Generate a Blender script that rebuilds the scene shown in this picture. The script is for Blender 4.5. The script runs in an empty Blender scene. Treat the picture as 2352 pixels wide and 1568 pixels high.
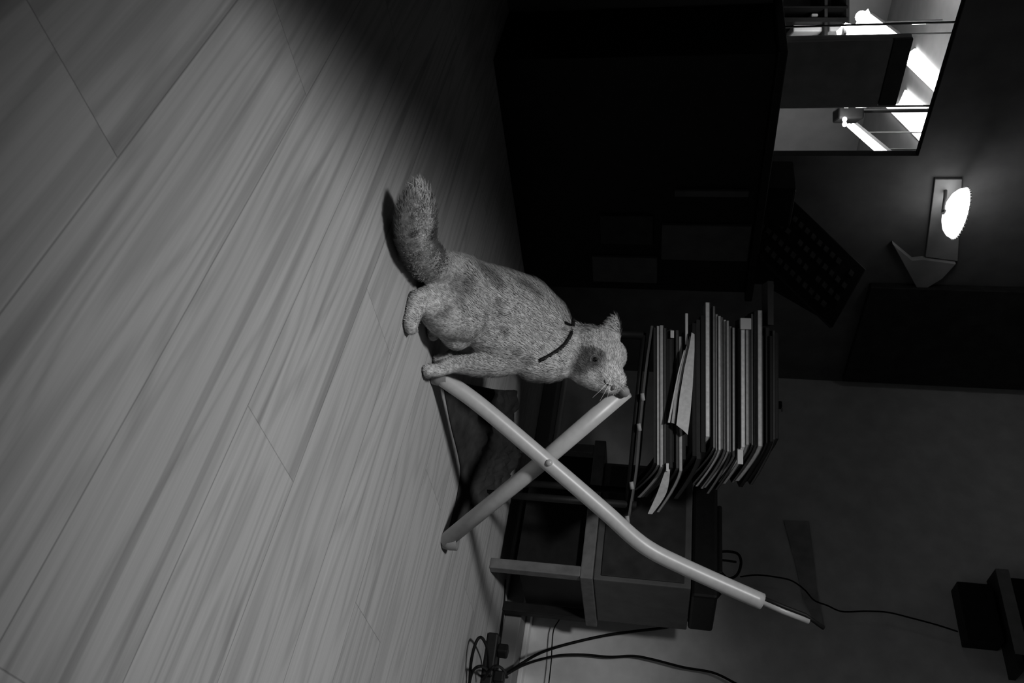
import bpy, bmesh, math, random
from math import sin, cos, radians, pi, atan2
from mathutils import Vector, Matrix
from mathutils.bvhtree import BVHTree
import numpy as np
random.seed(7); rng = np.random.default_rng(7)
S = bpy.context.scene
V = Vector

# ---------------- camera (held on its side) ----------------
F_PX = 1890.0
CAM = V((2.44, 0.0, 0.55))
_p, _r, _a = radians(11), radians(2.5), radians(130.6)
_h = V((cos(_a), sin(_a), 0))
FW = V((cos(_p)*_h.x, cos(_p)*_h.y, -sin(_p)))
_r0 = V((_h.y, -_h.x, 0)); _u0 = _r0.cross(FW)
AX = cos(_r)*_u0 - sin(_r)*_r0          # image right  (world up)
BX = cos(_r)*_r0 + sin(_r)*_u0          # image down   (world right)
cd = bpy.data.cameras.new('camera'); cam = bpy.data.objects.new('camera', cd)
S.collection.objects.link(cam); S.camera = cam
cd.sensor_width = 36; cd.lens = F_PX*36/2352; cd.clip_start = .02; cd.clip_end = 60
M = Matrix.Identity(4)
for i in range(3):
    M[i][0] = AX[i]; M[i][1] = -BX[i]; M[i][2] = -FW[i]; M[i][3] = CAM[i]
cam.matrix_world = M

# ---------------- world, lights, exposure ----------------
S.view_settings.view_transform = 'Standard'; S.view_settings.look = 'None'
S.view_settings.exposure = 0; S.view_settings.gamma = 1; S.view_settings.use_curve_mapping = False
w = bpy.data.worlds.new('world'); S.world = w; w.use_nodes = True
w.node_tree.nodes['Background'].inputs[0].default_value = (.5, .5, .5, 1)
w.node_tree.nodes['Background'].inputs[1].default_value = .010

def spot(name, loc, target, energy, angle, blend, size):
    l = bpy.data.lights.new(name, 'SPOT'); l.energy = energy; l.spot_size = radians(angle)
    l.spot_blend = blend; l.shadow_soft_size = size
    o = bpy.data.objects.new(name, l); S.collection.objects.link(o); o.location = loc
    o.rotation_euler = (V(target)-V(loc)).to_track_quat('-Z', 'Y').to_euler()
    return o
spot('room_spot_lamp', (2.02, -.60, 2.30), (1.66, 1.62, 0.0), 218, 50, 1.0, .15)

# ---------------- pixel helpers ----------------
def ray(x, y): return FW + AX*(x-1176)/F_PX + BX*(y-784)/F_PX
def pt(x, y, D): return CAM + ray(x, y)*D
def pl(x, y, ax, v):
    d = ray(x, y); return CAM + d*((v-CAM[ax])/d[ax])
def gz(x, y, z): return pl(x, y, 2, z)

# ---------------- materials ----------------
def nt(name):
    m = bpy.data.materials.new(name); m.use_nodes = True
    n = m.node_tree; return m, n, n.nodes['Principled BSDF']
def mat(name, a, rough=.6, var=.12, scale=30, metal=0, bump=.0, spec=.5):
    m, n, b = nt(name)
    tc = n.nodes.new('ShaderNodeTexCoord'); no = n.nodes.new('ShaderNodeTexNoise')
    no.inputs['Scale'].default_value = scale; no.inputs['Detail'].default_value = 4
    n.links.new(tc.outputs['Object'], no.inputs['Vector'])
    mr = n.nodes.new('ShaderNodeMapRange')
    mr.inputs[1].default_value = .3; mr.inputs[2].default_value = .7
    mr.inputs[3].default_value = a*(1-var); mr.inputs[4].default_value = a*(1+var)
    n.links.new(no.outputs['Fac'], mr.inputs[0]); n.links.new(mr.outputs[0], b.inputs['Base Color'])
    b.inputs['Roughness'].default_value = rough; b.inputs['Metallic'].default_value = metal
    b.inputs['Specular IOR Level'].default_value = spec
    if bump:
        bp = n.nodes.new('ShaderNodeBump'); bp.inputs['Strength'].default_value = bump; bp.inputs['Distance'].default_value = .004
        n.links.new(no.outputs['Fac'], bp.inputs['Height']); n.links.new(bp.outputs[0], b.inputs['Normal'])
    return m
def emit(name, s):
    m, n, b = nt(name); b.inputs['Base Color'].default_value = (.8, .8, .8, 1)
    b.inputs['Emission Color'].default_value = (1, 1, 1, 1); b.inputs['Emission Strength'].default_value = s
    return m
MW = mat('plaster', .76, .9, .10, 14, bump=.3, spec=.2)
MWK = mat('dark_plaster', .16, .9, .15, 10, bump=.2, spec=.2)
MK = mat('kitchen_plaster', .45, .9, .08, 6, spec=.2)
MBLK = mat('black_plastic', .012, .55, .2, 40, spec=.25)
MDRK = mat('dark_wood', .035, .6, .3, 18, spec=.25)
MGRY = mat('grey_laminate', .10, .6, .15, 20, spec=.3)
MSTP = mat('worn_grey_wood', .16, .6, .2, 30, spec=.3)
MMID = mat('mid_grey_board', .24, .6, .12, 22, spec=.3)
MPNL = mat('smoked_panel', .45, .6, .12, 18, spec=.3)
MPAL = mat('pale_wood', .40, .6, .1, 20, spec=.3)
MWHT = mat('white_paper', .8, .6, .04, 20)
MTUB = mat('grey_painted_steel', .46, .38, .06, 60, spec=.6)
MCAB = mat('black_rubber', .008, .6, .2, 40, spec=.15)
MBASE = mat('skirting_paint', .22, .6, .06, 12, spec=.3)
MKEY = mat('grey_keycap', .10, .5, .3, 60)

def floor_mat():
    m, n, b = nt('laminate_floor'); N = n.nodes; L = n.links
    tc = N.new('ShaderNodeTexCoord'); sp = N.new('ShaderNodeSeparateXYZ'); L.new(tc.outputs['Object'], sp.inputs[0])
    def mth(op, a, bb=None, c=None):
        k = N.new('ShaderNodeMath'); k.operation = op
        for i, q in enumerate((a, bb, c)):
            if q is None: continue
            if isinstance(q, (int, float)): k.inputs[i].default_value = q
            else: L.new(q, k.inputs[i])
        return k.outputs[0]
    X, Y = sp.outputs[0], sp.outputs[1]
    v = mth('DIVIDE', mth('SUBTRACT', Y, .2535), .1925)      # plank rows
    row = mth('FLOOR', v); fv = mth('FRACT', v)
    u = mth('DIVIDE', mth('ADD', mth('SUBTRACT', X, 1.84), mth('MULTIPLY', row, .41)), 1.25)
    col = mth('FLOOR', u); fu = mth('FRACT', u)
    dv = mth('MULTIPLY', mth('MINIMUM', fv, mth('SUBTRACT', 1, fv)), .1925)
    du = mth('MULTIPLY', mth('MINIMUM', fu, mth('SUBTRACT', 1, fu)), 1.25)
    seam = mth('MINIMUM', dv, mth('MULTIPLY', du, 1.4))
    ms = N.new('ShaderNodeMapRange'); ms.inputs[1].default_value = .0004; ms.inputs[2].default_value = .0018
    ms.inputs[3].default_value = .62; ms.inputs[4].default_value = 1; L.new(seam, ms.inputs[0])
    cid = N.new('ShaderNodeCombineXYZ'); L.new(row, cid.inputs[0]); L.new(col, cid.inputs[1])
    wn = N.new('ShaderNodeTexWhiteNoise'); wn.noise_dimensions = '3D'; L.new(cid.outputs[0], wn.inputs['Vector'])
    off = mth('MULTIPLY', wn.outputs['Value'], 37.0)
    # cathedral grain: contour lines of a stretched noise
    g = N.new('ShaderNodeCombineXYZ'); L.new(mth('MULTIPLY', X, .9), g.inputs[0]); L.new(mth('MULTIPLY', Y, 9.0), g.inputs[1]); L.new(off, g.inputs[2])
    n1 = N.new('ShaderNodeTexNoise'); n1.inputs['Scale'].default_value = 1.0; n1.inputs['Detail'].default_value = 2.0; n1.inputs['Roughness'].default_value = .4
    L.new(g.outputs[0], n1.inputs['Vector'])
    ring = mth('SINE', mth('MULTIPLY', n1.outputs['Fac'], 70.0))
    ring2 = mth('POWER', mth('ADD', mth('MULTIPLY', ring, .5), .5), 2.2)
    # fine fibre and broad bands
    g2 = N.new('ShaderNodeCombineXYZ'); L.new(mth('MULTIPLY', X, 3.0), g2.inputs[0]); L.new(mth('MULTIPLY', Y, 160.0), g2.inputs[1]); L.new(off, g2.inputs[2])
    n2 = N.new('ShaderNodeTexNoise'); n2.inputs['Scale'].default_value = 1.0; n2.inputs['Detail'].default_value = 3.0; L.new(g2.outputs[0], n2.inputs['Vector'])
    g3 = N.new('ShaderNodeCombineXYZ'); L.new(mth('MULTIPLY', X, .7), g3.inputs[0]); L.new(mth('MULTIPLY', Y, 26.0), g3.inputs[1]); L.new(mth('ADD', off, 9.0), g3.inputs[2])
    n3 = N.new('ShaderNodeTexNoise'); n3.inputs['Scale'].default_value = 1.0; n3.inputs['Detail'].default_value = 1.0; L.new(g3.outputs[0], n3.inputs['Vector'])
    mb = N.new('ShaderNodeMapRange'); mb.inputs[1].default_value = .62; mb.inputs[2].default_value = .68; mb.inputs[3].default_value = 1; mb.inputs[4].default_value = .74
    L.new(n3.outputs['Fac'], mb.inputs[0])
    tone = mth('ADD', .45, mth('MULTIPLY', wn.outputs['Value'], .05))
    tone = mth('SUBTRACT', tone, mth('MULTIPLY', ring2, .08))
    tone = mth('ADD', tone, mth('MULTIPLY', mth('SUBTRACT', n2.outputs['Fac'], .5), .17))
    tone = mth('MULTIPLY', mth('MULTIPLY', tone, ms.outputs[0]), mb.outputs[0])
    L.new(tone, b.inputs['Base Color'])
    b.inputs['Roughness'].default_value = .55; b.inputs['Specular IOR Level'].default_value = .25
    return m
MFLOOR = floor_mat()

def glass_mat():
    m, n, b = nt('thin_glass'); b.inputs['Base Color'].default_value = (1, 1, 1, 1)
    b.inputs['Transmission Weight'].default_value = 1; b.inputs['Roughness'].default_value = 0; b.inputs['IOR'].default_value = 1.02
    return m
MGL = glass_mat()

# ---------------- mesh builder ----------------
class MB:
    def __init__(s): s.v = []; s.f = []
    def add(s, vs, fs):
        o = len(s.v); s.v += [V(p) for p in vs]; s.f += [tuple(i+o for i in f) for f in fs]; return s
    def box(s, c, d, R=None):
        c = V(c); hx, hy, hz = d[0]/2, d[1]/2, d[2]/2
        vs = [V((x, y, z)) for x in (-hx, hx) for y in (-hy, hy) for z in (-hz, hz)]
        if R is not None: vs = [R @ q for q in vs]
        return s.add([q+c for q in vs], [(0,1,3,2),(4,6,7,5),(0,4,5,1),(2,3,7,6),(0,2,6,4),(1,5,7,3)])
    def bb(s, x0, x1, y0, y1, z0, z1):
        return s.box(((x0+x1)/2, (y0+y1)/2, (z0+z1)/2), (x1-x0, y1-y0, z1-z0))
    def prism(s, poly, d):      # poly of 3D points extruded along vector d
        n = len(poly); d = V(d)
        return s.add([V(p) for p in poly]+[V(p)+d for p in poly],
                     [tuple(range(n))[::-1], tuple(range(n, 2*n))]+[(i, (i+1)%n, n+(i+1)%n, n+i) for i in range(n)])
    def tube(s, pts, r, seg=10, flat=None):
        pts = [V(p) for p in pts]; n = len(pts); rs = r if isinstance(r, (list, tuple)) else [r]*n
        rings = []; up = None
        for i, p in enumerate(pts):
            t = (pts[min(i+1, n-1)]-pts[max(i-1, 0)]).normalized()
            if up is None: up = t.orthogonal().normalized()
            up = (up - t*up.dot(t)).normalized(); sd = t.cross(up)
            rings.append([p+(up*cos(2*pi*k/seg)+sd*sin(2*pi*k/seg))*rs[i] for k in range(seg)])
        vs = [q for rg in rings for q in rg]
        fs = [(i*seg+k, i*seg+(k+1)%seg, (i+1)*seg+(k+1)%seg, (i+1)*seg+k) for i in range(n-1) for k in range(seg)]
        fs += [tuple(range(seg))[::-1], tuple((n-1)*seg+k for k in range(seg))]
        return s.add(vs, fs)
    def lathe(s, prof, c, axis=(0, 0, 1), seg=32):
        c = V(c); q = V((0, 0, 1)).rotation_difference(V(axis)); n = len(prof)
        vs = [c+q @ V((r*cos(2*pi*k/seg), r*sin(2*pi*k/seg), z)) for r, z in prof for k in range(seg)]
        fs = [(i*seg+k, i*seg+(k+1)%seg, (i+1)*seg+(k+1)%seg, (i+1)*seg+k) for i in range(n-1) for k in range(seg)]
        return s.add(vs, fs)
    def build(s, name, m, parent=None, smooth=False, bevel=0):
        me = bpy.data.meshes.new(name); me.from_pydata([tuple(p) for p in s.v], [], s.f); me.validate()
        bm = bmesh.new(); bm.from_mesh(me); bmesh.ops.recalc_face_normals(bm, faces=bm.faces); bm.to_mesh(me); bm.free()
        me.materials.append(m)
        if smooth:
            for p in me.polygons: p.use_smooth = True
        o = bpy.data.objects.new(name, me); S.collection.objects.link(o)
        if bevel:
            b = o.modifiers.new('bevel', 'BEVEL'); b.width = bevel; b.segments = 2; b.limit_method = 'ANGLE'
        if parent: o.parent = parent; o.matrix_parent_inverse = parent.matrix_world.inverted()
        return o
def spline(pts, n=10):
    pts = [V(p) for p in pts]; out = []
    q = [pts[0]*2-pts[1]]+pts+[pts[-1]*2-pts[-2]]
    for i in range(1, len(q)-2):
        a, b, c, d = q[i-1:i+3]
        for k in range(n):
            t = k/n
            out.append(.5*((2*b)+(c-a)*t+(2*a-5*b+4*c-d)*t*t+(3*b-a-3*c+d)*t**3))
    out.append(pts[-1]); return out
def tag(o, label=None, cat=None, group=None, kind=None):
    if label: o['label'] = label
    if cat: o['category'] = cat
    if group: o['group'] = group
    if kind: o['kind'] = kind
    return o
def empty(name, loc):
    o = bpy.data.objects.new(name, None); S.collection.objects.link(o); o.location = loc
    o.matrix_world = Matrix.Translation(loc); return o
def struct(o): o['kind'] = 'structure'; return o

# ---------------- the room ----------------
YW = 3.02
struct(MB().bb(0, 5.2, -1.2, YW+.1, -.05, 0).build('floor', MFLOOR))
struct(MB().bb(-.12, 5.2, YW, YW+.12, 0, 2.5).build('wall_right', MW))
OY0, OY1, OZ0, OZ1 = .55, 1.803, .82, 1.332
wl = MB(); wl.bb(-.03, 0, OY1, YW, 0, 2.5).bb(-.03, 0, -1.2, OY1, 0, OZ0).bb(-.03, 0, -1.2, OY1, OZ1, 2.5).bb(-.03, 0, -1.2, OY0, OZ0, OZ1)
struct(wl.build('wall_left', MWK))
struct(MB().bb(-.12, 5.2, -1.2, YW+.12, 2.5, 2.6).build('ceiling', MW))
bs = struct(MB().bb(.0, 5.2, 2.86, YW, 0, .060).build('baseboard_right', MBASE, bevel=.004))
struct(MB().bb(.0, 5.2, 2.965, YW, .060, .078).build('trim_1', mat('trim_paint', .8, .6, .05, 12), bevel=.004))
# window frame, panes, sill
win = struct(MB().bb(-.022, -.008, OY0, OY1, OZ1-.006, OZ1).bb(-.022, -.008, OY0, OY1, OZ0, OZ0+.01).build('window_1', MDRK))
for a, b in ((OY0, 1.336), (1.340, 1.619), (1.623, OY1)):
    MB().bb(-.018, -.013, a, b, OZ0+.01, OZ1-.006).build('window_pane', MGL, win)
MB().bb(-.10, .012, OY0, OY1, OZ0-.02, OZ0+.008).build('window_sill', MPAL, win, bevel=.003)
for a in (1.3375, 1.6205):
    MB().bb(-.019, -.012, a-.0015, a+.0015, OZ0+.012, OZ1-.006).build('glazing_bar', MPAL, win)
# dark wall panel in the corner
tag(MB().bb(0, .03, 2.40, 2.985, 1.295, 2.45).build('wall_cupboard', MDRK, bevel=.004),
    'dark flat cupboard front high on the left wall, beside the corner', 'cupboard')

wr = empty('occluder', (1.0, -.2, 0))  # added tall block, out of view, that shades the left of the floor
MB().bb(.42, 1.67, -.50, .06, 0, 2.05).build('body', MDRK, wr, bevel=.004)
MB().bb(.44, 1.025, .06, .08, .06, 2.03).build('door', MDRK, wr, bevel=.003)  # front slab of the added light blocker
MB().bb(1.035, 1.65, .06, .08, .06, 2.03).build('door', MDRK, wr, bevel=.003)  # front slab of the added light blocker
tag(wr, 'added unseen light blocker left of the camera, shading the floor', 'occluder')
# ---------------- the lit kitchen beyond the window ----------------
struct(MB().bb(-5.4, -.03, -.6, 6.3, -.05, 0).build('floor', MDRK))
struct(MB().bb(-5.5, -5.4, -.6, 6.3, 0, 2.55).build('wall_back', MK))
struct(MB().bb(-5.4, -.03, 6.3, 6.4, 0, 2.55).build('wall_far', MK))
struct(MB().bb(-5.4, -.03, -.7, -.6, 0, 2.55).build('wall_near', MK))
struct(MB().bb(-5.4, -.03, -.6, 6.3, 2.42, 2.5).build('ceiling', MK))
def tubelight(p, q, r, s, label, grp=None):
    p, q = V(p), V(q); t = empty('tube_light', (p+q)/2)
    d = (q-p).normalized(); sd = V((0, 0, 1)).cross(d)
    MB().tube([p, q], r, 14).build('light_tube', emit('tube_glow', s), t, True)
    h = MB()
    c = (p+q)/2+V((0, 0, r+.02)); R = Matrix((d, sd, V((0, 0, 1)))).transposed()
    h.box(c, ((q-p).length+.06, .06, .03), R); h.build('lamp_housing', MMID, t)
    for k in (.25, .75):
        a = p.lerp(q, k)+V((0, 0, r+.03)); MB().tube([a, V((a.x, a.y, 2.42))], .006, 6).build('hanger', MMID, t)
    tag(t, label, 'lamp'); return t
tubelight(gz(1950, 288, 1.9), gz(2040, 366, 1.9), .017, 26, 'glowing tube lamp in the kitchen seen at the right of the window')
tubelight(gz(1978, 38, 1.9), gz(2050, 96, 1.9), .045, 22, 'thick glowing tube lamp above the square glowing box in the kitchen')
for pts_, lab in ((((2032,243),(2064,238),(2078,207),(2150,270),(2120,332)), 'bright lit ceiling panel just left of the window\'s right edge'),
            (((2086,122),(2100,112),(2180,200),(2150,215),(2083,150)), 'narrow bright ceiling panel behind the top of the dark panel')):
    t = empty('ceiling_panel_light', gz(*pts_[0], 2.40))
    MB().prism([gz(x, y, 2.40) for x, y in pts_], (0, 0, .012)).build('diffuser', emit('panel_glow', 7), t)
    cc = sum((gz(x, y, 2.412) for x, y in pts_), V())/len(pts_)
    MB().prism([cc+(gz(x, y, 2.412)-cc)*1.04 for x, y in pts_], (0, 0, .008)).build('trim_frame', MMID, t)
    tag(t, lab, 'ceiling light')
# dark tall cabinet standing behind the glass
kc = empty('tall_panel', (-.6, 1.8, 0))
ya, yb = 1.655, 1.930
MB().bb(-.53, -.50, ya, yb, 0, 1.352).build('body', MPNL, kc, bevel=.003)
MB().bb(-.50, -.485, ya, yb, .12, 1.285).build('door', MPNL, kc, bevel=.002)
MB().bb(-.50, -.487, ya, yb, 1.29, 1.352).build('top_rail', MGRY, kc)
MB().bb(-.486, -.470, ya+.03, ya+.04, .6, .75).build('handle', MGRY, kc)
tag(kc, 'dark tall panel standing close behind the window glass', 'panel')
# white box whose lit look is added as its own glow
D0 = 4.25
bl = empty('glow_box', pt(1980, 75, D0))
q0 = [pt(1950, 98, D0), pt(2011, 96, D0), pt(2012, 62, D0), pt(1994, 20, D0), pt(1976, 60, D0), pt(1942, 52, D0)]
MB().prism(q0, FW*.12).build('glowing_shell', emit('box_glow', 12), bl)
a = pt(1949, 75, D0)+FW*.06
MB().bb(a.x-.05, a.x+.05, a.y-.05, a.y+.05, a.z-.012, a.z).build('base', MGRY, bl)
MB().tube([a, V((a.x, a.y, .0))], .012, 8).build('stand', MGRY, bl)
tag(bl, 'square white box with added glow at the left in the kitchen, beside the shelf of jars', 'lamp')  # a box, not a lamp; its glow is added
# shelf with bright jars
sh = empty('kitchen_shelf', pt(1870, 60, 4.9))
Ds = 4.6
def fb(x0, y0, x1, y1, D, dep):
    return MB().prism([pt(x0, y0, D), pt(x1, y0, D), pt(x1, y1, D), pt(x0, y1, D)], FW*dep)
fb(1790, -40, 1950, 98, Ds+.22, .015).build('back_panel', MGRY, sh)
for x0, x1 in ((1786, 1796), (1894, 1901), (1944, 1951)): fb(x0, -40, x1, 98, Ds, .22).build('shelf_board', MDRK, sh)
for y0, y1 in ((40, 50), (14, 18)): fb(1786, y0, 1948, y1, Ds-.01, .23).build('upright', MBLK, sh)
tag(sh, 'dark open shelf rack at the far left of the kitchen window', 'shelf')
for (x0, y0, x1, y1), c in (((1822,56,1890,72),'tall pale box lying on the lower shelf, left of the divider'), ((1834,84,1890,95),'thin white packet on the lower shelf beside the dark panel'),
                       ((1906,56,1936,71),'short pale box on the upper shelf beside the glowing box'), ((1902,84,1936,94),'thin white packet on the upper shelf near the glowing box'),
                       ((1864,30,1880,38),'small round pale jar on the shelf\'s left side')):
    o = fb(x0, y0, x1, y1, Ds+.03, .12).build('packet' if 'packet' in c else ('jar' if 'jar' in c else 'carton'), MWHT, bevel=.008)
    tag(o, c, 'packet' if 'packet' in c else ('jar' if 'jar' in c else 'box'))
hb = empty('hanging_bracket', pt(1957, 258, 4.3))
fb(1928, 243, 1986, 272, 4.3, .1).build('plate', MMID, hb, bevel=.01)
a = pt(1970, 255, 4.35); MB().tube([a, V((a.x, a.y, 2.42))], .01, 8).build('rod', MMID, hb)
for y_ in (274, 285):
    c = pt(1940, y_, 4.25)
    MB().lathe([(0, -.012), (.01, -.008), (.013, 0), (.01, .008), (0, .012)], c, seg=12).build('indicator_light', emit('led', 12), hb, True)
tag(hb, 'grey bracket with two small indicator lights beside the tube lamp', 'bracket')

# ---------------- wall lamp on the left wall ----------------
wlm = empty('wall_lamp', (0, 2.05, 1.49))
lc = pl(2203, 490, 0, .13)
prof = [(.004, -.070), (.030, -.068), (.056, -.060), (.078, -.046), (.093, -.026), (.100, 0.0), (.097, .0), (.09, -.025), (.07, -.045), (.03, -.062)]
MB().lathe([(a_*.86, b_*.62) for a_, b_ in prof], lc, (.10, .12, 1), 36).build('glass_bowl', emit('lamp_glow', 2.6), wlm, True)
rb = MB()
for k in range(40):
    a = 2*pi*k/40; rb.box(lc+V((.086*cos(a), .086*sin(a), .002-.010*sin(a)-.009*cos(a))), (.004, .004, .005))
rb.build('beaded_rim', MWHT, wlm)
MB().lathe([(0, -.052), (.005, -.05), (.006, -.042), (0, -.040)], lc+V((0, 0, 0)), (.10, .12, 1), 12).build('finial', MGRY, wlm, True)
MB().tube([V((.0, lc.y, lc.z-.02)), V((.05, lc.y, lc.z-.03)), V((.13, lc.y, lc.z-.05))], .006, 8).build('arm', MGRY, wlm)
tag(wlm, 'glowing shallow bowl wall lamp with beaded rim on the left wall', 'wall lamp')
def wq(pts, name, m, d, x=0.0): return MB().prism([pl(a, b, 0, x+d) for a, b in pts], (-d, 0, 0)).build(name, m, bevel=.002)
tag(wq([(2148,412),(2126,590),(2200,600),(2210,412)], 'wall_plate', MPAL, .012), 'pale rectangular board behind the glowing wall lamp', 'board')
tag(wq([(2050,560),(2112,672),(2165,640),(2196,606),(2120,596),(2096,598)], 'angled_board', MPAL, .02), 'pale pointed board just right of the wall lamp', 'board')
l = bpy.data.lights.new('wall_lamp_light', 'POINT'); l.energy = .035; l.shadow_soft_size = .008
lo = bpy.data.objects.new('wall_lamp_light', l); S.collection.objects.link(lo); lo.location = lc+V((0, 0, -.008))

# ---------------- black cabinet and keyboard by the left wall ----------------
cb = empty('low_cabinet', (.16, 1.7, 0))
MB().bb(.005, .285, 1.25, 2.19, .0, .80).build('body', MBLK, cb, bevel=.004)
MB().bb(-.0+.005, .31, 1.23, 2.21, .80, .825).build('top', MBLK, cb, bevel=.004)
def face(x0, y0, x1, y1, name, m):
    p = [pl(a, b, 0, .285) for a, b in ((x0, y0), (x1, y0), (x1, y1), (x0, y1))]
    ys = sorted(q.y for q in p); zs = sorted(q.z for q in p)
    return MB().bb(.285, .300, (ys[0]+ys[1])/2, (ys[2]+ys[3])/2, (zs[0]+zs[1])/2, (zs[2]+zs[3])/2).build(name, m, cb, bevel=.003)
face(1520, 512, 1722, 592, 'door', MGRY); face(1362, 585, 1510, 642, 'drawer', MGRY); face(1380, 490, 1500, 555, 'drawer', MDRK); face(1550, 432, 1720, 446, 'trim_strip', MGRY)
tag(cb, 'black low cabinet with grey door panels under the window', 'cabinet')
kb = empty('electronic_keyboard', pt(1800, 600, 3.0))
P0, P1, P3 = pt(1913, 752, 2.74), pt(1990, 618, 2.76), pt(1700, 545, 2.80)
eL = P3-P0; eS = P1-P0; nn = eL.cross(eS).normalized()
if nn.dot(FW) > 0: nn = -nn
MB().prism([P0, P1, P1+eL, P3], -nn*.03).build('case', MBLK, kb, bevel=.004)
km = 0
for i in range(13):
    for j in range(4):
        if (i*7+j*5) % 11 == 0: continue
        c = P0+eL*(.09+i*.067)+eS*(.16+j*.21)
        e1, e2 = eL.normalized()*.0085, eS.normalized()*.0085
        MB().prism([c-e1-e2, c+e1-e2, c+e1+e2, c-e1+e2], nn*.006).build('key', MKEY, kb); km += 1
m = P3+eS*.5
MB().prism([V((.06, m.y-.12, .826)), V((.22, m.y-.12, .826)), V((.22, m.y+.32, .826)), V((.06, m.y+.32, .826))], V((0, 0, .10))).build('stand', MBLK, kb, bevel=.01)
MB().prism([P0+eL*.15-nn*.03, P0+eL*.95-nn*.03, V((.26, 2.02, .90)), V((.27, 2.19, .90))], V((-.06, -.05, 0))).build('back_support', MBLK, kb)
tag(kb, 'black keyboard with small grey keys tilted on top of the low cabinet', 'keyboard')

# ---------------- low bench with box ----------------
bn = empty('low_bench', (1.05, 2.65, 0))
MB().bb(.78, 1.305, 2.457, 2.84, .295, .335).build('bench_top', MSTP, bn, bevel=.003)
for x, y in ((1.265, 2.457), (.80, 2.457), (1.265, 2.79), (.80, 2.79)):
    MB().bb(x, x+.035, y, y+.035, 0, .295).build('leg', MSTP if y < 2.5 else MBLK, bn, bevel=.003)  # rear legs coloured black for the shade behind the bench
MB().bb(.80, 1.26, 2.49, 2.83, .08, .29).build('under_bench_shade', MBLK, bn)  # black block standing in for the shade under the bench
tag(bn, 'low grey bench with square legs standing against the wall', 'bench')
gb = empty('storage_box', (1.1, 2.6, .335))
MB().bb(.86, 1.298, 2.475, 2.80, .336, .640).build('body', MGRY, gb, bevel=.004)
MB().bb(.875, 1.283, 2.470, 2.476, .36, .62).build('front_panel', MDRK, gb, bevel=.002)
tag(gb, 'dark grey box standing on the low bench', 'box')
bd = empty('set_top_box', (1.1, 2.62, .64))
MB().bb(.89, 1.30, 2.52, 2.79, .643, .725).build('case', MBLK, bd, bevel=.01)
MB().bb(.95, 1.20, 2.55, 2.75, .725, .742).build('raised_lid', MBLK, bd, bevel=.006)
tag(bd, 'flat black device on top of the grey box', 'device')

# ---------------- crossed tube chair frame ----------------
fa, fbp = gz(1010, 868, .02), gz(1022, 1243, .02)
ch = empty('folding_chair_frame', (fa+fbp)/2*1)
nrm = (fbp-fa).cross(V((0, 0, 1))).normalized()
def onp(x, y, off=0.0):
    d = ray(x, y); p0 = fa+nrm*off; return CAM+d*((p0-CAM).dot(nrm)/d.dot(nrm))
sgn = 1 if nrm.dot(FW) > 0 else -1
def profile_tube(pts, w=.0195):
    return MB().tube(pts, w, 16)
lA = spline([onp(1013, 866), onp(1105, 932), onp(1260, 1063), onp(1390, 1175), onp(1455, 1234), onp(1500, 1266), onp(1560, 1296), onp(1650, 1337), onp(1750, 1381)], 8)
profile_tube(lA).build('bent_leg', MTUB, ch, True)
lB = [onp(1022, 1243, sgn*.045), onp(1232, 1072, sgn*.045), onp(1437, 896, sgn*.045)]
profile_tube(lB, .020).build('straight_leg', MTUB, ch, True)
MB().tube([onp(1262, 1062, -sgn*.022), onp(1262, 1062, sgn*.05)], .008, 10).build('pivot_bolt', MTUB, ch, True)
ec = onp(1434, 899, sgn*.022); MB().tube([ec-nrm*sgn*.006, ec+nrm*sgn*.004], .012, 14).build('end_cap', MMID, ch, True)
for p in (lA[0], lB[0]):
    MB().lathe([(0, -.019), (.018, -.017), (.021, 0), (.020, .02)], V((p.x, p.y, .02)), seg=14).build('foot', MMID, ch, True)
MB().tube([onp(1745, 1379), onp(1800, 1403), onp(1858, 1425)], .008, 8).build('inner_rod', MTUB, ch, True)
MB().tube([onp(1745, 1370), onp(1800, 1393), onp(1850, 1412), onp(1892, 1442)], .005, 8).build('hook_rod', MBLK, ch, True)
tag(ch, 'grey tubular folding chair frame with crossed legs beside the cat', 'chair frame')

# ---------------- magazine stack on a small table ----------------
O = pt(1500, 740, 2.3)
eD = V((FW.x, FW.y, 0)).normalized(); eLt = V((eD.y, -eD.x, 0))
K = 2.3/F_PX
def mp(x, y, dep=0.0):                       # height and lateral position in the stack
    return O + eLt*((y-740)*K) + V((0, 0, 1))*((x-1500+(y-740)*.044)*K/cos(_p)*.985) + eD*dep
st = empty('side_table', (O.x+.2, O.y+.25, 0))
zt = mp(1486, 900).z
tp = [mp(1500, 748), mp(1486, 850), mp(1472, 985), mp(1464, 1080), mp(1450, 1170), mp(1446, 1196)]
tp = spline(tp, 4)
tm = MB(); n = len(tp)
tm.add(tp+[p+V((0, 0, -.006)) for p in tp]+[p+eD*.27 for p in tp]+[p+eD*.27+V((0, 0, -.006)) for p in tp],
       [(i, i+1, n+i+1, n+i) for i in range(n-1)]+[(2*n+i, 2*n+i+1, 3*n+i+1, 3*n+i) for i in range(n-1)] +
       [(i, i+1, 2*n+i+1, 2*n+i) for i in range(n-1)]+[(n+i, n+i+1, 3*n+i+1, 3*n+i) for i in range(n-1)]+[(0, n, 3*n, 2*n), (n-1, 2*n-1, 4*n-1, 3*n-1)])
tm.build('table_top', MGRY, st)
for y_, dp in ((770, .02), (1165, .02), (770, .24), (1165, .24)):
    a = mp(1468, y_, dp); a.z -= (.02 if y_ > 1000 else 0); MB().tube([a+V((0,0,.012)), V((a.x, a.y, 0))], .011, 10).build('leg', MBLK, st, True)
MB().tube([mp(1478, 770, .02), mp(1440, 1165, .02)], .007, 8).build('rail', MBLK, st, True)
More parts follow.
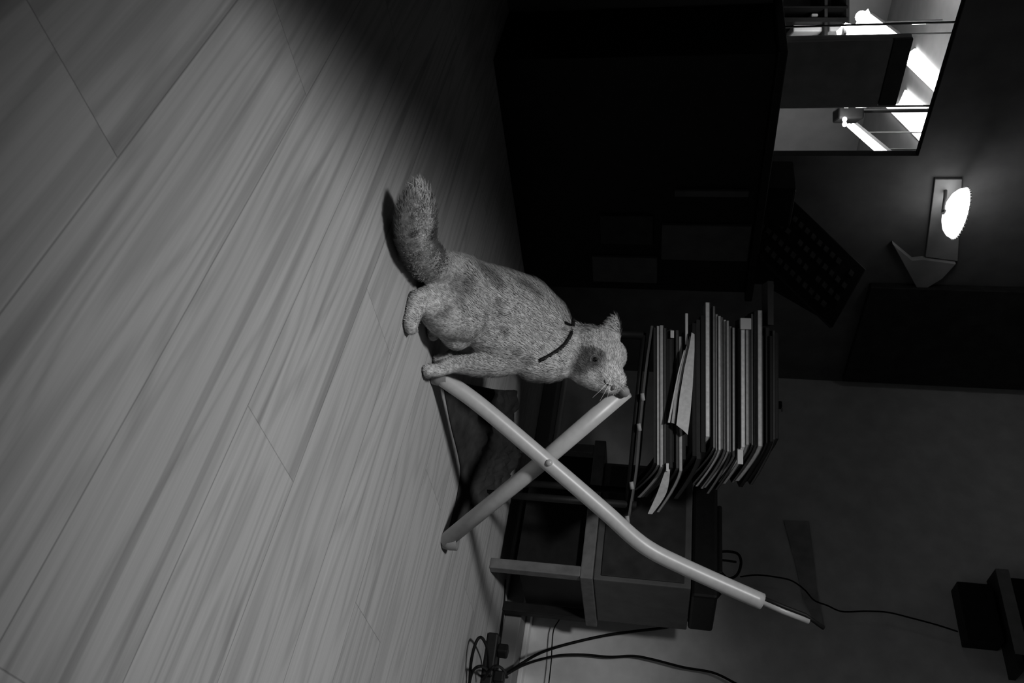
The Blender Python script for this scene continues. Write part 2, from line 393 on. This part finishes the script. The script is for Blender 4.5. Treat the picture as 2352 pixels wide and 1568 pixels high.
for x_, y_ in ((1478, 912), (1470, 982), (1453, 1117), (1443, 1196)):
    a = mp(x_-3, y_-8, .0); MB().tube([a, a+eLt*.02+V((0, 0, .004))], .006, 8).build('clip', MPAL, st, True)
tag(st, 'thin dark side table carrying the magazine stack', 'table')

mats = {k: mat('paper_%02d' % int(k*100), k, .6, .10, 90, spec=.3) for k in (.015, .05, .12, .22, .35, .5, .75)}
for k_, v_ in ((.05, .028), (.12, .07), (.22, .2), (.35, .42), (.5, .62), (.75, .85)): mats[k_] = mat('paper_tone_%02d' % int(v_*100), min(.92, v_*1.15), .6, .12, 90, spec=.3)
def key(a): return min(mats, key=lambda k: abs(k-a))
def magazine(x0, x1, y0, y1, alb, droop, dlen, label, dep=0.0, cover=None, w=.20, drp=1.0):
    """page block lying flat, its right end sagging over the pile below"""
    c = []                                       # centre line (x px, y px, depth m)
    for k in range(7): c.append((0, y0+(y1-y0)*k/6, 0))
    for k in range(1, 7):
        t = k/6; c.append((-droop*(t**1.3), y1+dlen*t, .15*t*drp))
    n = len(c); root = empty('magazine', mp(x0, (y0+y1)/2, dep+w/2))
    def shell(a, b, d0, d1, name, m, parent):
        lo = [mp(a+q[0], q[1], dep+d0+q[2]) for q in c]; hi = [mp(b+q[0], q[1], dep+d0+q[2]) for q in c]
        lo2 = [p+eD*(d1-d0) for p in lo]; hi2 = [p+eD*(d1-d0) for p in hi]
        fs = []
        for i in range(n-1):
            fs += [(i, i+1, n+i+1, n+i), (2*n+i, 2*n+i+1, 3*n+i+1, 3*n+i), (i, i+1, 2*n+i+1, 2*n+i), (n+i, n+i+1, 3*n+i+1, 3*n+i)]
        fs += [(0, n, 3*n, 2*n), (n-1, 2*n-1, 4*n-1, 3*n-1)]
        mm = MB().add(lo+hi+lo2+hi2, fs)
        return mm.build(name, m, parent)
    t = x1-x0
    cv = cover if cover is not None else alb*.5
    shell(x0+t*.12, x1-t*.12, 0, w, 'pages', mats[key(alb)], root)
    shell(x0, x0+t*.12, -.001, w+.001, 'back_cover', mats[key(cv)], root)
    shell(x1-t*.12, x1, -.001, w+.001, 'front_cover', mats[key(cv)], root)
    return tag(root, label, 'magazine', 'magazines piled on the side table')
# (bottom px, top px, left px, right px, paper tone)
mg = [
 (1501,1508, 752,1062,.05), (1508,1515, 748,1066,.35), (1515,1524, 746,1070,.35), (1524,1530, 752,1062,.12),
 (1530,1537, 757,1064,.015),(1537,1544, 754,1070,.05),(1544,1551, 760,1058,.015),(1551,1558, 756,1070,.12),(1558,1566, 770,1076,.35),(1566,1573, 760,1050,.05),
 (1573,1580, 745,1020,.015),(1580,1588, 742,1030,.05),(1588,1597, 738,1040,.015),(1597,1607, 730,1046,.05),(1607,1617, 720,1030,.015),
 (1617,1627, 690, 994,.75),(1627,1633, 704,1016,.12),(1633,1639, 698,1018,.22),(1639,1645, 716,1024,.35),(1645,1651, 720,1022,.5),(1651,1657, 722,1020,.22),
 (1657,1663, 728,1022,.5),(1663,1669, 730,1024,.35),(1669,1676, 742,1026,.22),(1676,1682, 745,1034,.35),(1682,1688, 750,1026,.12),(1688,1694, 746,1020,.12),
 (1694,1704, 724,1012,.75),(1704,1712, 740,1006,.35),(1712,1718, 738,1004,.12),(1718,1724, 712,1008,.22),(1724,1731, 706,1008,.22),(1731,1741, 704,1008,.5),
 (1741,1749, 760,1002,.015),(1749,1757, 742,1000,.05),(1757,1764, 760, 996,.015),(1764,1770, 748, 992,.12),(1770,1777, 752, 990,.05)]
ords = ['bottom', 'second', 'third', 'fourth', 'fifth', 'sixth', 'seventh', 'eighth', 'ninth', 'tenth', 'eleventh', 'twelfth', 'thirteenth', 'fourteenth', 'fifteenth', 'sixteenth', 'seventeenth', 'eighteenth', 'nineteenth', 'twentieth']
def where(i):
    n = len(mg)
    if i == 0: return 'bottom of the stack'
    if i == n-1: return 'top of the stack'
    if i < 19: return '%s from the bottom of the stack' % ords[i]
    k = n-1-i
    return '%s from the top of the stack' % ords[k]
for i, (a, b, c, d, al) in enumerate(mg):
    tone = {.75: 'white-edged', .5: 'pale-edged', .35: 'light grey', .22: 'grey', .12: 'dark grey', .05: 'dark', .015: 'black-edged'}[al]
    jd = random.uniform(0, .022) if al < .3 else random.uniform(-.004, .01)
    magazine(a, b, c, d, al, 58-20*i/len(mg), random.uniform(80, 125), '%s magazine lying flat, %s' % (tone, where(i)), jd,
             cover=al*.35 if al > .1 else al)
# white slips between the pages
for x0, x1, y0, y1, nm, lb in ((1693,1716,723,748,'white_card','square white card sticking out near the top left of the stack'),
                       (1686,1698,1018,1050,'paper_slip','short white slip at the right end of the upper stack'),
                       (1539,1547,757,774,'paper_slip','tiny white slip at the left end of the lower stack'),
                       (1529,1535,1060,1078,'paper_slip','tiny white slip at the right end of the lower stack'),
                       (1572,1578,717,788,'paper_sheet','thin white sheet poking up left of the folded magazine')):
    o = MB().prism([mp(x0, y0, -.012), mp(x1, y0, -.012), mp(x1, y1, -.012), mp(x0, y1, -.012)], eD*.03).build(nm, MWHT, bevel=.001)
    tag(o, lb, 'paper')
# folded open magazine bulging from the middle
fm = empty('folded_magazine', mp(1570, 880, .1))
A_ = [(1586, 760), (1592, 764), (1592, 800), (1588, 880), (1583, 940), (1577, 990), (1566, 980), (1552, 970), (1560, 900), (1570, 840), (1580, 795)]
MB().prism([mp(x, y, -.03) for x, y in A_], eD*.16).build('bulged_page', mats[.5], fm)
B_ = [(1584, 770), (1577, 805), (1567, 850), (1556, 905), (1549, 968), (1541, 966), (1548, 905), (1560, 850), (1572, 800), (1582, 768)]
MB().prism([mp(x, y, -.02) for x, y in B_], eD*.15).build('page_block', mats[.35], fm)
C_ = [(1545, 905), (1556, 850), (1569, 800), (1571, 802), (1559, 850), (1548, 905), (1538, 966), (1533, 966)]
MB().prism([mp(x, y, -.022) for x, y in C_], eD*.15).build('cover', mats[.5], fm)
tag(fm, 'half-open pale magazine curling out of the middle of the stack', 'magazine')
# board on top of the stack
tag(MB().prism([mp(1755, 635, .03), mp(1768, 636, .03), mp(1768, 735, .03), mp(1755, 735, .03)], eD*.15).build('cardboard_folder', MGRY, bevel=.001),
    'grey folder edge jutting left from the upper stack', 'folder')
# small drooping bright flap
fp = MB(); pp = [(1533, 1075, 0), (1527, 1100, -.02), (1520, 1125, -.02), (1508, 1150, -.02), (1493, 1176, -.02)]
ps = spline([mp(*p) for p in pp], 4); hw = [.006+.006*sin(pi*i/(len(ps)-1)) for i in range(len(ps))]
n = len(ps); up = V((0, 0, 1))
fp.add([p+up*h for p, h in zip(ps, hw)]+[p-up*h for p, h in zip(ps, hw)]+[p+up*h+eD*.01 for p, h in zip(ps, hw)]+[p-up*h+eD*.01 for p, h in zip(ps, hw)],
       [(i, i+1, n+i+1, n+i) for i in range(n-1)]+[(2*n+i, 2*n+i+1, 3*n+i+1, 3*n+i) for i in range(n-1)]+[(i, i+1, 2*n+i+1, 2*n+i) for i in range(n-1)]+[(n+i, n+i+1, 3*n+i+1, 3*n+i) for i in range(n-1)]+[(0, n, 3*n, 2*n), (n-1, 2*n-1, 4*n-1, 3*n-1)])
tag(fp.build('loose_page', mats[.35]), 'loose pale page drooping from the right end of the lower stack', 'paper')

# ---------------- things on the right wall ----------------
ws = empty('wall_shelf', (1.05, YW, 1.74))
MB().bb(.905, 1.26, YW-.10, YW, 1.715, 1.735).build('shelf_board', MDRK, ws)
MB().bb(.905, 1.21, YW-.104, YW-.10, 1.715, 1.757).build('front_strip', MMID, ws)
tag(ws, 'wall shelf with a pale front strip at the upper right', 'shelf')
tag(MB().bb(.93, 1.22, YW-.095, YW-.01, 1.760, 1.98).build('speaker_box', MBLK, bevel=.004), 'black box standing on the wall shelf', 'box')
tag(MB().bb(.955, 1.165, YW-.08, YW, 1.585, 1.700).build('hanging_case', MBLK, bevel=.004), 'black case hanging under the wall shelf', 'box')
W = YW-.012
tag(MB().prism([pl(x, y, 1, YW-.006) for x, y in ((1800,1194),(1858,1196),(1868,1270),(1876,1350),(1892,1440),(1876,1436),(1846,1380),(1826,1290),(1806,1215))], (0, .006, 0)).build('dark_band', mat('dark_band_grey', .42, .9, .2, 20)),
    'dark cloth strap on the wall above the chair frame\'s tip', 'wall_band')  # thin flat band, darker than the wall
hk = empty('wall_hook', pl(1795, 932, 1, YW))
c = pl(1790, 930, 1, YW-.01); MB().box(c, (.03, .02, .02)).build('plate', MBLK, hk, bevel=.002)
c = pl(1796, 941, 1, YW-.025); MB().box(c, (.012, .012, .006)).build('hook', MPAL, hk)
tag(hk, 'small hook on the wall just above the magazine stack', 'hook')

# ---------------- cables ----------------
def cable(pts, r, name, label, y=2.985, taper=None):
    P = []
    for q in pts:
        P.append(pl(q[0], q[1], 1, q[2] if len(q) > 2 else y))
    o = MB().tube(spline(P, 8), r, 8).build(name, MCAB, None, True)
    return tag(o, label, 'cable')
cable([(1655,1362,2.80),(1625,1395,2.82),(1595,1415,2.87),(1540,1438,2.93),(1460,1449),(1400,1457),(1330,1472,2.97),(1265,1490,2.93),(1225,1507,2.84),(1185,1532,2.80),(1150,1556,2.76)], .0050, 'cable', 'thick black cable curving from the flat device down to the floor tangle')
cable([(1740,1588),(1700,1574),(1640,1545),(1570,1532),(1500,1514),(1455,1506),(1400,1508),(1340,1503),(1290,1504,2.96),(1245,1513,2.86),(1200,1528,2.80),(1160,1550,2.76)], .0045, 'cable', 'black cable sagging along the lit wall at the lower right')
cable([(1258,1590),(1266,1520),(1268,1480),(1272,1445),(1285,1422),(1294,1404)], .0022, 'cable', 'thin dark cord running up the bright wall')
cable([(1160,1330,2.75),(1157,1390,2.80),(1152,1440,2.80),(1146,1490,2.80),(1142,1540,2.76)], .0045, 'cable', 'straight black cable lying along the skirting by the bench')
cable([(1700,1324),(1740,1320),(1790,1326),(1820,1334),(1848,1354),(1870,1378),(1900,1390),(1935,1404),(1990,1403),(2040,1406),(2090,1418),(2150,1434),(2200,1450)], .0030, 'cable', 'long thin black cord wandering along the wall above the chair frame')
cable([(1640,1268,2.72),(1672,1266,2.74),(1695,1272,2.74),(1702,1292,2.74),(1694,1318,2.74),(1676,1328,2.72),(1660,1318,2.72),(1650,1300,2.70)], .0048, 'cable', 'small loop of black cable beside the flat black device')
cable([(1636,1284,2.66),(1660,1286,2.66),(1690,1290,2.70)], .004, 'cable', 'short black cable end inside the cable loop')
pb = empty('power_strip', gz(1130, 1545, 0))
c = gz(1122, 1552, .02); MB().box(c, (.26, .055, .036), Matrix.Rotation(.15, 3, 'Z')).build('body', MBLK, pb, bevel=.006)
for k in (-.08, 0, .08):
    MB().box(c+V((k, k*.15, .035)), (.035, .035, .035), Matrix.Rotation(k*5, 3, 'Z')).build('plug', MBLK, pb, bevel=.006)
tag(pb, 'black power strip with plugs on the floor at the bottom edge', 'power strip')
def floorcable(pts, r, label):
    o = MB().tube(spline([gz(*q) for q in pts], 8), r, 8).build('cable', MCAB, None, True); return tag(o, label, 'cable')
floorcable([(1078,1575,.01),(1082,1520,.02),(1092,1478,.03),(1104,1463,.04),(1116,1480,.04),(1121,1510,.03),(1120,1545,.02)], .0045, 'black cable standing in a narrow loop above the power strip')
floorcable([(1074,1590,.01),(1084,1545,.02),(1100,1530,.05),(1118,1536,.05),(1130,1560,.02)], .0045, 'black cable arching low over the left end of the power strip')
floorcable([(1110,1560,.03),(1135,1530,.07),(1158,1540,.06),(1172,1575,.02)], .0045, 'black cable curling behind the plugs of the power strip')

cable([(1300,742,2.99),(1345,722),(1390,700),(1430,684),(1470,676)], .004, 'cable', 'black cable sloping up the wall behind the cat\'s head')
# dark lumpy sheet painted as shade on the floor behind the crossed legs
from mathutils import noise as mn
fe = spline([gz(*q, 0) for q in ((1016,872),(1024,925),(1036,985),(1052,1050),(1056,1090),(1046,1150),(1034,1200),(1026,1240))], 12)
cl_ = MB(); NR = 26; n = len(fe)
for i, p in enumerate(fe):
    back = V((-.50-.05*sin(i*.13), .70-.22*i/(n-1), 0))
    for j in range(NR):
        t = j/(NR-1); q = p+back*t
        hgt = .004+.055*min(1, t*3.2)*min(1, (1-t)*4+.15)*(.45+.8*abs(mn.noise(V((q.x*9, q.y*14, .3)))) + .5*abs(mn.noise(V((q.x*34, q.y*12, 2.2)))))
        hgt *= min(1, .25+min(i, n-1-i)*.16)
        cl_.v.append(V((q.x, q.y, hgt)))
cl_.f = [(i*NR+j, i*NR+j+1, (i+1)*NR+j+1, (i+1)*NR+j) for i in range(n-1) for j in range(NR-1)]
co_ = cl_.build('floor_shade', mat('painted_shade', .04, .95, .35, 22, spec=.1), None, True)
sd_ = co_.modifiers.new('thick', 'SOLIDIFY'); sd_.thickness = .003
tag(co_, 'dark sheet painted as shade, spread on the floor behind the crossed chair legs', 'shade_sheet')

# ---------------- the cat ----------------
ico = None
def icosphere():
    bm = bmesh.new(); bmesh.ops.create_icosphere(bm, subdivisions=3, radius=1)
    vs = [v.co.copy() for v in bm.verts]; fs = [tuple(v.index for v in f.verts) for f in bm.faces]; bm.free(); return vs, fs
IV, IF = icosphere()
cm = MB()
def ball(c, r, s=(1, 1, 1)):
    cm.add([V(c)+V((v.x*s[0], v.y*s[1], v.z*s[2]))*r for v in IV], IF)
def cap(a, ra, b, rb_):
    a, b = V(a), V(b); n = max(2, int((b-a).length/(min(ra, rb_)*.35)))
    for i in range(n+1):
        t = i/n; ball(a.lerp(b, t), ra+(rb_-ra)*t)
def B(x, y, r, D): return (pt(x, y, D), r*D/F_PX)
def G(x, y, r, dz=0):
    z = r*1.85/F_PX
    for _ in range(3):
        p = gz(x, y, z+dz); D = (p-CAM).dot(FW); z = r*D/F_PX
    return (p, z)
def chain(*bs):
    for a, b in zip(bs, bs[1:]): cap(a[0], a[1], b[0], b[1])
# torso
chain(B(1050,662,74,1.86), B(1090,684,84,1.89), B(1140,706,93,1.92), B(1190,724,94,1.95), B(1228,752,86,1.96), B(1250,780,74,1.955))
chain(B(1120,760,52,1.88), B(1180,790,62,1.90), B(1232,816,58,1.92))           # belly to brisket
# neck and chest ruff
chain(B(1228,775,72,1.95), B(1282,796,60,1.94), B(1330,810,56,1.93))
chain(B(1228,838,38,1.90), B(1262,838,40,1.90), B(1298,826,42,1.91))
# head
ball(*B(1366,812,60,1.92)); ball(*B(1352,806,60,1.94)); ball(*B(1398,818,42,1.91)); ball(*B(1345,846,40,1.90))
chain(B(1382,842,44,1.90), B(1396,862,38,1.885), B(1406,876,31,1.88))
chain(B(1340,850,34,1.90), B(1368,868,30,1.89), B(1394,880,25,1.88))
ball(*B(1398,890,16,1.868)); ball(*B(1418,874,22,1.872))
# ears
chain(B(1396,778,28,1.93), B(1405,760,20,1.93), B(1412,742,12,1.93), B(1415,728,6,1.93))
chain(B(1404,775,22,1.925), B(1416,764,10,1.925), B(1415,745,6,1.925))
chain(B(1335,768,22,2.0), B(1326,752,12,2.0), B(1321,740,5,2.0))
# front legs
fpaw = G(985,850,16); ftoe = G(984,858,13)
chain(B(1190,812,48,1.90), B(1140,832,34,1.885), B(1090,838,26,1.88), B(1040,836,20,1.885), (fpaw[0]+V((0,0,.022)), fpaw[1]*1.0), fpaw)
ball(*ftoe)
for dx, dy in ((-3, 12), (4, 10), (9, 4)):
    q = G(984+dx, 850+dy, 9); ball(*q)
ffar = G(1008,826,15)
chain(B(1180,790,46,2.0), B(1110,806,28,2.0), B(1050,812,20,1.99), (ffar[0]+V((0,0,.02)), ffar[1]), ffar)
# near hind leg
hh = G(962,688,24); hp = G(944,742,18); ht = G(944,756,15)
chain(B(1062,720,66,1.84), B(1030,716,62,1.81), B(1000,700,48,1.785), hh)
chain(hh, hp, ht)
for dx, dy in ((-2, 8), (5, 9), (10, 5)):
    q = G(946+dx, 754+dy, 8); ball(*q)
chain(B(1050,770,36,1.86), B(1030,740,40,1.84))
# far hind leg
h2 = G(1000,735,20); chain(B(1060,700,50,1.98), B(1020,705,34,2.0), h2, G(995,770,15))
# tail
TL = [B(1050,640,62,1.84), B(1008,618,46,1.80), B(980,598,41,1.73), B(960,572,40,1.665), B(954,545,40,1.61), B(955,515,41,1.575), B(957,485,39,1.55), B(960,460,30,1.53), B(961,438,18,1.52), B(961,426,8,1.515)]
chain(*TL)
cat0 = cm.build('cat', MTUB)
rm = cat0.modifiers.new('r', 'REMESH'); rm.mode = 'VOXEL'; rm.voxel_size = .0045
sm = cat0.modifiers.new('s', 'SMOOTH'); sm.iterations = 14; sm.factor = .5
dg = bpy.context.evaluated_depsgraph_get(); dg.update()
me = bpy.data.meshes.new_from_object(cat0.evaluated_get(dg)); me.name = 'cat'
bpy.data.objects.remove(cat0)
bm = bmesh.new(); bm.from_mesh(me); bm.faces.ensure_lookup_table(); bvh = BVHTree.FromBMesh(bm); bm.free()
def hit(x, y):
    d = ray(x, y).normalized(); h_, n_, i_, t_ = bvh.ray_cast(CAM, d)
    return (h_, n_) if h_ else (pt(x, y, 1.88), -FW)
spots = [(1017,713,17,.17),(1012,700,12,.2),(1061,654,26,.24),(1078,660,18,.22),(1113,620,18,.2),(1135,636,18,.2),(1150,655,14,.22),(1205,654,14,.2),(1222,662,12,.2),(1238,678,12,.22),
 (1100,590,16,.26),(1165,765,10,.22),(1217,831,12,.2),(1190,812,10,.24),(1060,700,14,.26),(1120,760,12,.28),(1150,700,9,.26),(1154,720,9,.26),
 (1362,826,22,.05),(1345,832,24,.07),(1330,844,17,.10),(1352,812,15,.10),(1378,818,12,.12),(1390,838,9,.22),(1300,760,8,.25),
 (960,450,30,.62),(955,500,34,.62),(950,550,34,.62),(975,590,34,.6),(945,505,6,.2),(948,540,7,.22),(990,540,12,.26),(1010,560,16,.26),(1030,575,14,.26),  # large pale spots on the tail are light put into the coat
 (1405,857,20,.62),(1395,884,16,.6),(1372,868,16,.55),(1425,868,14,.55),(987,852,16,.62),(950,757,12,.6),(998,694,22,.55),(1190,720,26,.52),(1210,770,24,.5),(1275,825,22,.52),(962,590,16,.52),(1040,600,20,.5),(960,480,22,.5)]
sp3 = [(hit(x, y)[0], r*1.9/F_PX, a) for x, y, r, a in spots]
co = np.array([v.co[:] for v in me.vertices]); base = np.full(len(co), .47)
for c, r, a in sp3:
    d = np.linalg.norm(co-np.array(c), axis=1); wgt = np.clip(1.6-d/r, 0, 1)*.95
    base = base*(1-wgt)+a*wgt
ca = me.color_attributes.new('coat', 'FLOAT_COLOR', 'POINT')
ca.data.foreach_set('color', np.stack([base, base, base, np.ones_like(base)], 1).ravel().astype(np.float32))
def coat_mat():
    m, n, b = nt('tabby_coat'); N = n.nodes; L = n.links
    at = N.new('ShaderNodeAttribute'); at.attribute_name = 'coat'
    tc = N.new('ShaderNodeTexCoord'); a1 = N.new('ShaderNodeTexNoise'); a1.inputs['Scale'].default_value = 110; a1.inputs['Detail'].default_value = 5; a1.inputs['Distortion'].default_value = .2
    L.new(tc.outputs['Object'], a1.inputs['Vector'])
    mr = N.new('ShaderNodeMapRange'); mr.inputs[1].default_value = .35; mr.inputs[2].default_value = .65; mr.inputs[3].default_value = .70; mr.inputs[4].default_value = 1.25
    L.new(a1.outputs['Fac'], mr.inputs[0])
    mu = N.new('ShaderNodeMath'); mu.operation = 'MULTIPLY'; L.new(at.outputs['Fac'], mu.inputs[0]); L.new(mr.outputs[0], mu.inputs[1])
    L.new(mu.outputs[0], b.inputs['Base Color']); b.inputs['Roughness'].default_value = .9; b.inputs['Specular IOR Level'].default_value = .1
    return m
MCOAT = coat_mat()
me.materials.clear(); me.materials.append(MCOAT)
for p in me.polygons: p.use_smooth = True
cat = bpy.data.objects.new('cat', me); S.collection.objects.link(cat)
tag(cat, 'light tabby cat with a dark collar crouching on the floor, sniffing the chair frame', 'cat')
# fur strands
me.calc_loop_triangles()
tri = np.array([t.vertices[:] for t in me.loop_triangles]); nv = np.array([v.normal[:] for v in me.vertices])
pa, pb_, pc = co[tri[:, 0]], co[tri[:, 1]], co[tri[:, 2]]
ar = np.linalg.norm(np.cross(pb_-pa, pc-pa), axis=1); ar /= ar.sum()
NF = 60000
ti = rng.choice(len(tri), NF, p=ar); u = rng.random(NF); v = rng.random(NF); fl_ = u+v > 1; u[fl_] = 1-u[fl_]; v[fl_] = 1-v[fl_]
P = pa[ti]+(pb_[ti]-pa[ti])*u[:, None]+(pc[ti]-pa[ti])*v[:, None]
Nn = nv[tri[ti, 0]]; bs_ = base[tri[ti, 0]]
body = (np.array(pt(1050,650,1.86))-np.array(pt(1330,810,1.93))); body /= np.linalg.norm(body)
flow = np.tile(body+np.array([0, 0, -.25]), (NF, 1))
tpts = np.array([t[0][:] for t in TL]); dt = np.linalg.norm(P[:, None]-tpts[None], axis=2); k = dt.argmin(1); ontail = (dt.min(1) < .045) & (k >= 2)
tdir = np.array([tpts[min(i+1, 9)]-tpts[max(i-1, 0)] for i in range(10)]); tdir /= np.linalg.norm(tdir, axis=1)[:, None]
flow[ontail] = tdir[k[ontail]]
hd = np.array(pt(1380,840,1.91)); onhead = np.linalg.norm(P-hd, axis=1) < .085
low = P[:, 2] < .11
nose = np.array(pt(1410,895,1.87)); away = P-nose; away /= np.linalg.norm(away, axis=1)[:, None]
flow[onhead] = away[onhead]
ln = np.full(NF, .013); ln[ontail] = .020; ln[onhead] = .006; ln[low & ~ontail] = .006
ln *= .6+.8*rng.random(NF)
flow += rng.normal(0, .22, (NF, 3)); flow -= Nn*(flow*Nn).sum(1)[:, None]; flow /= np.linalg.norm(flow, axis=1)[:, None]+1e-9
lift = np.where(ontail, .75, .42)[:, None]
d1 = flow+Nn*lift; d1 /= np.linalg.norm(d1, axis=1)[:, None]
sd = np.cross(d1, Nn); sd /= np.linalg.norm(sd, axis=1)[:, None]+1e-9
wd = .0006
mid = P+d1*ln[:, None]*.55; d2 = flow+Nn*lift*.35; d2 /= np.linalg.norm(d2, axis=1)[:, None]; tip = mid+d2*ln[:, None]*.45
tip[:, 2] = np.maximum(tip[:, 2], .001); mid[:, 2] = np.maximum(mid[:, 2], .001)
VV = np.stack([P-sd*wd, P+sd*wd, mid+sd*wd*.8, mid-sd*wd*.8, tip], 1).reshape(-1, 3)
fmx = bpy.data.meshes.new('fur'); idx = np.arange(NF)*5
faces = [q for i in idx.tolist() for q in ((i, i+1, i+2, i+3), (i+3, i+2, i+4))]
fmx.from_pydata(VV.tolist(), [], faces); fmx.materials.append(MCOAT)
c2 = fmx.color_attributes.new('coat', 'FLOAT_COLOR', 'POINT')
bb_ = np.repeat(bs_*(.9+.3*rng.random(NF)), 5); c2.data.foreach_set('color', np.stack([bb_, bb_, bb_, np.ones_like(bb_)], 1).ravel().astype(np.float32))
fur = bpy.data.objects.new('fur', fmx); S.collection.objects.link(fur); fur.parent = cat; fur['kind'] = 'stuff'
# face parts
MEYE = mat('eye_black', .006, .15, 0, 10); MNOSE = mat('nose_leather', .12, .5, .1, 60)
p, n_ = hit(1367, 825); em = MB(); em.add([p+V((v.x, v.y, v.z))*.0062+n_*-.002 for v in IV], IF); em.build('eye', MEYE, cat, True)
ev = [p+n_*.005+(AX*cos(a)*.011+BX*sin(a)*.011) for a in [radians(40+q*14) for q in range(11)]]
MB().tube([hit(*(lambda a: (1367+11*cos(a), 825+11*sin(a)))(radians(150+q*12)))[0] for q in range(11)], .0022, 6).build('eyelid', MNOSE, cat, True)
p, n_ = hit(1408, 890); nm_ = MB(); nm_.add([p+V((v.x*1.2, v.y*1.2, v.z*.8))*.0052 for v in IV], IF); nm_.build('nose', MNOSE, cat, True)
mo = [hit(x, y)[0] for x, y in ((1402,886),(1396,884),(1391,880),(1387,872))]
MB().tube(mo, .0016, 6).build('mouth', MEYE, cat, True)
for x, y, dx, dy in ((1400,880,-22,40),(1396,878,-34,34),(1402,872,-8,46),(1404,868,30,30),(1408,870,34,18)):
    p, n_ = hit(x, y); q = p+AX*dx/F_PX*1.9+BX*dy/F_PX*1.9
    MB().tube([p, p.lerp(q, .5)+n_*.006, q], [.0005, .0004, .0002], 5).build('whisker', MWHT, cat)
# collar
front = [hit(x, y) for x, y in ((1317,734),(1315,750),(1311,768),(1302,784),(1290,798),(1274,810),(1256,820),(1238,828))]
fr = [p+n_*.0015 for p, n_ in front]
MB().tube(spline(fr, 4), .0048, 8).build('collar', MCAB, cat, True)
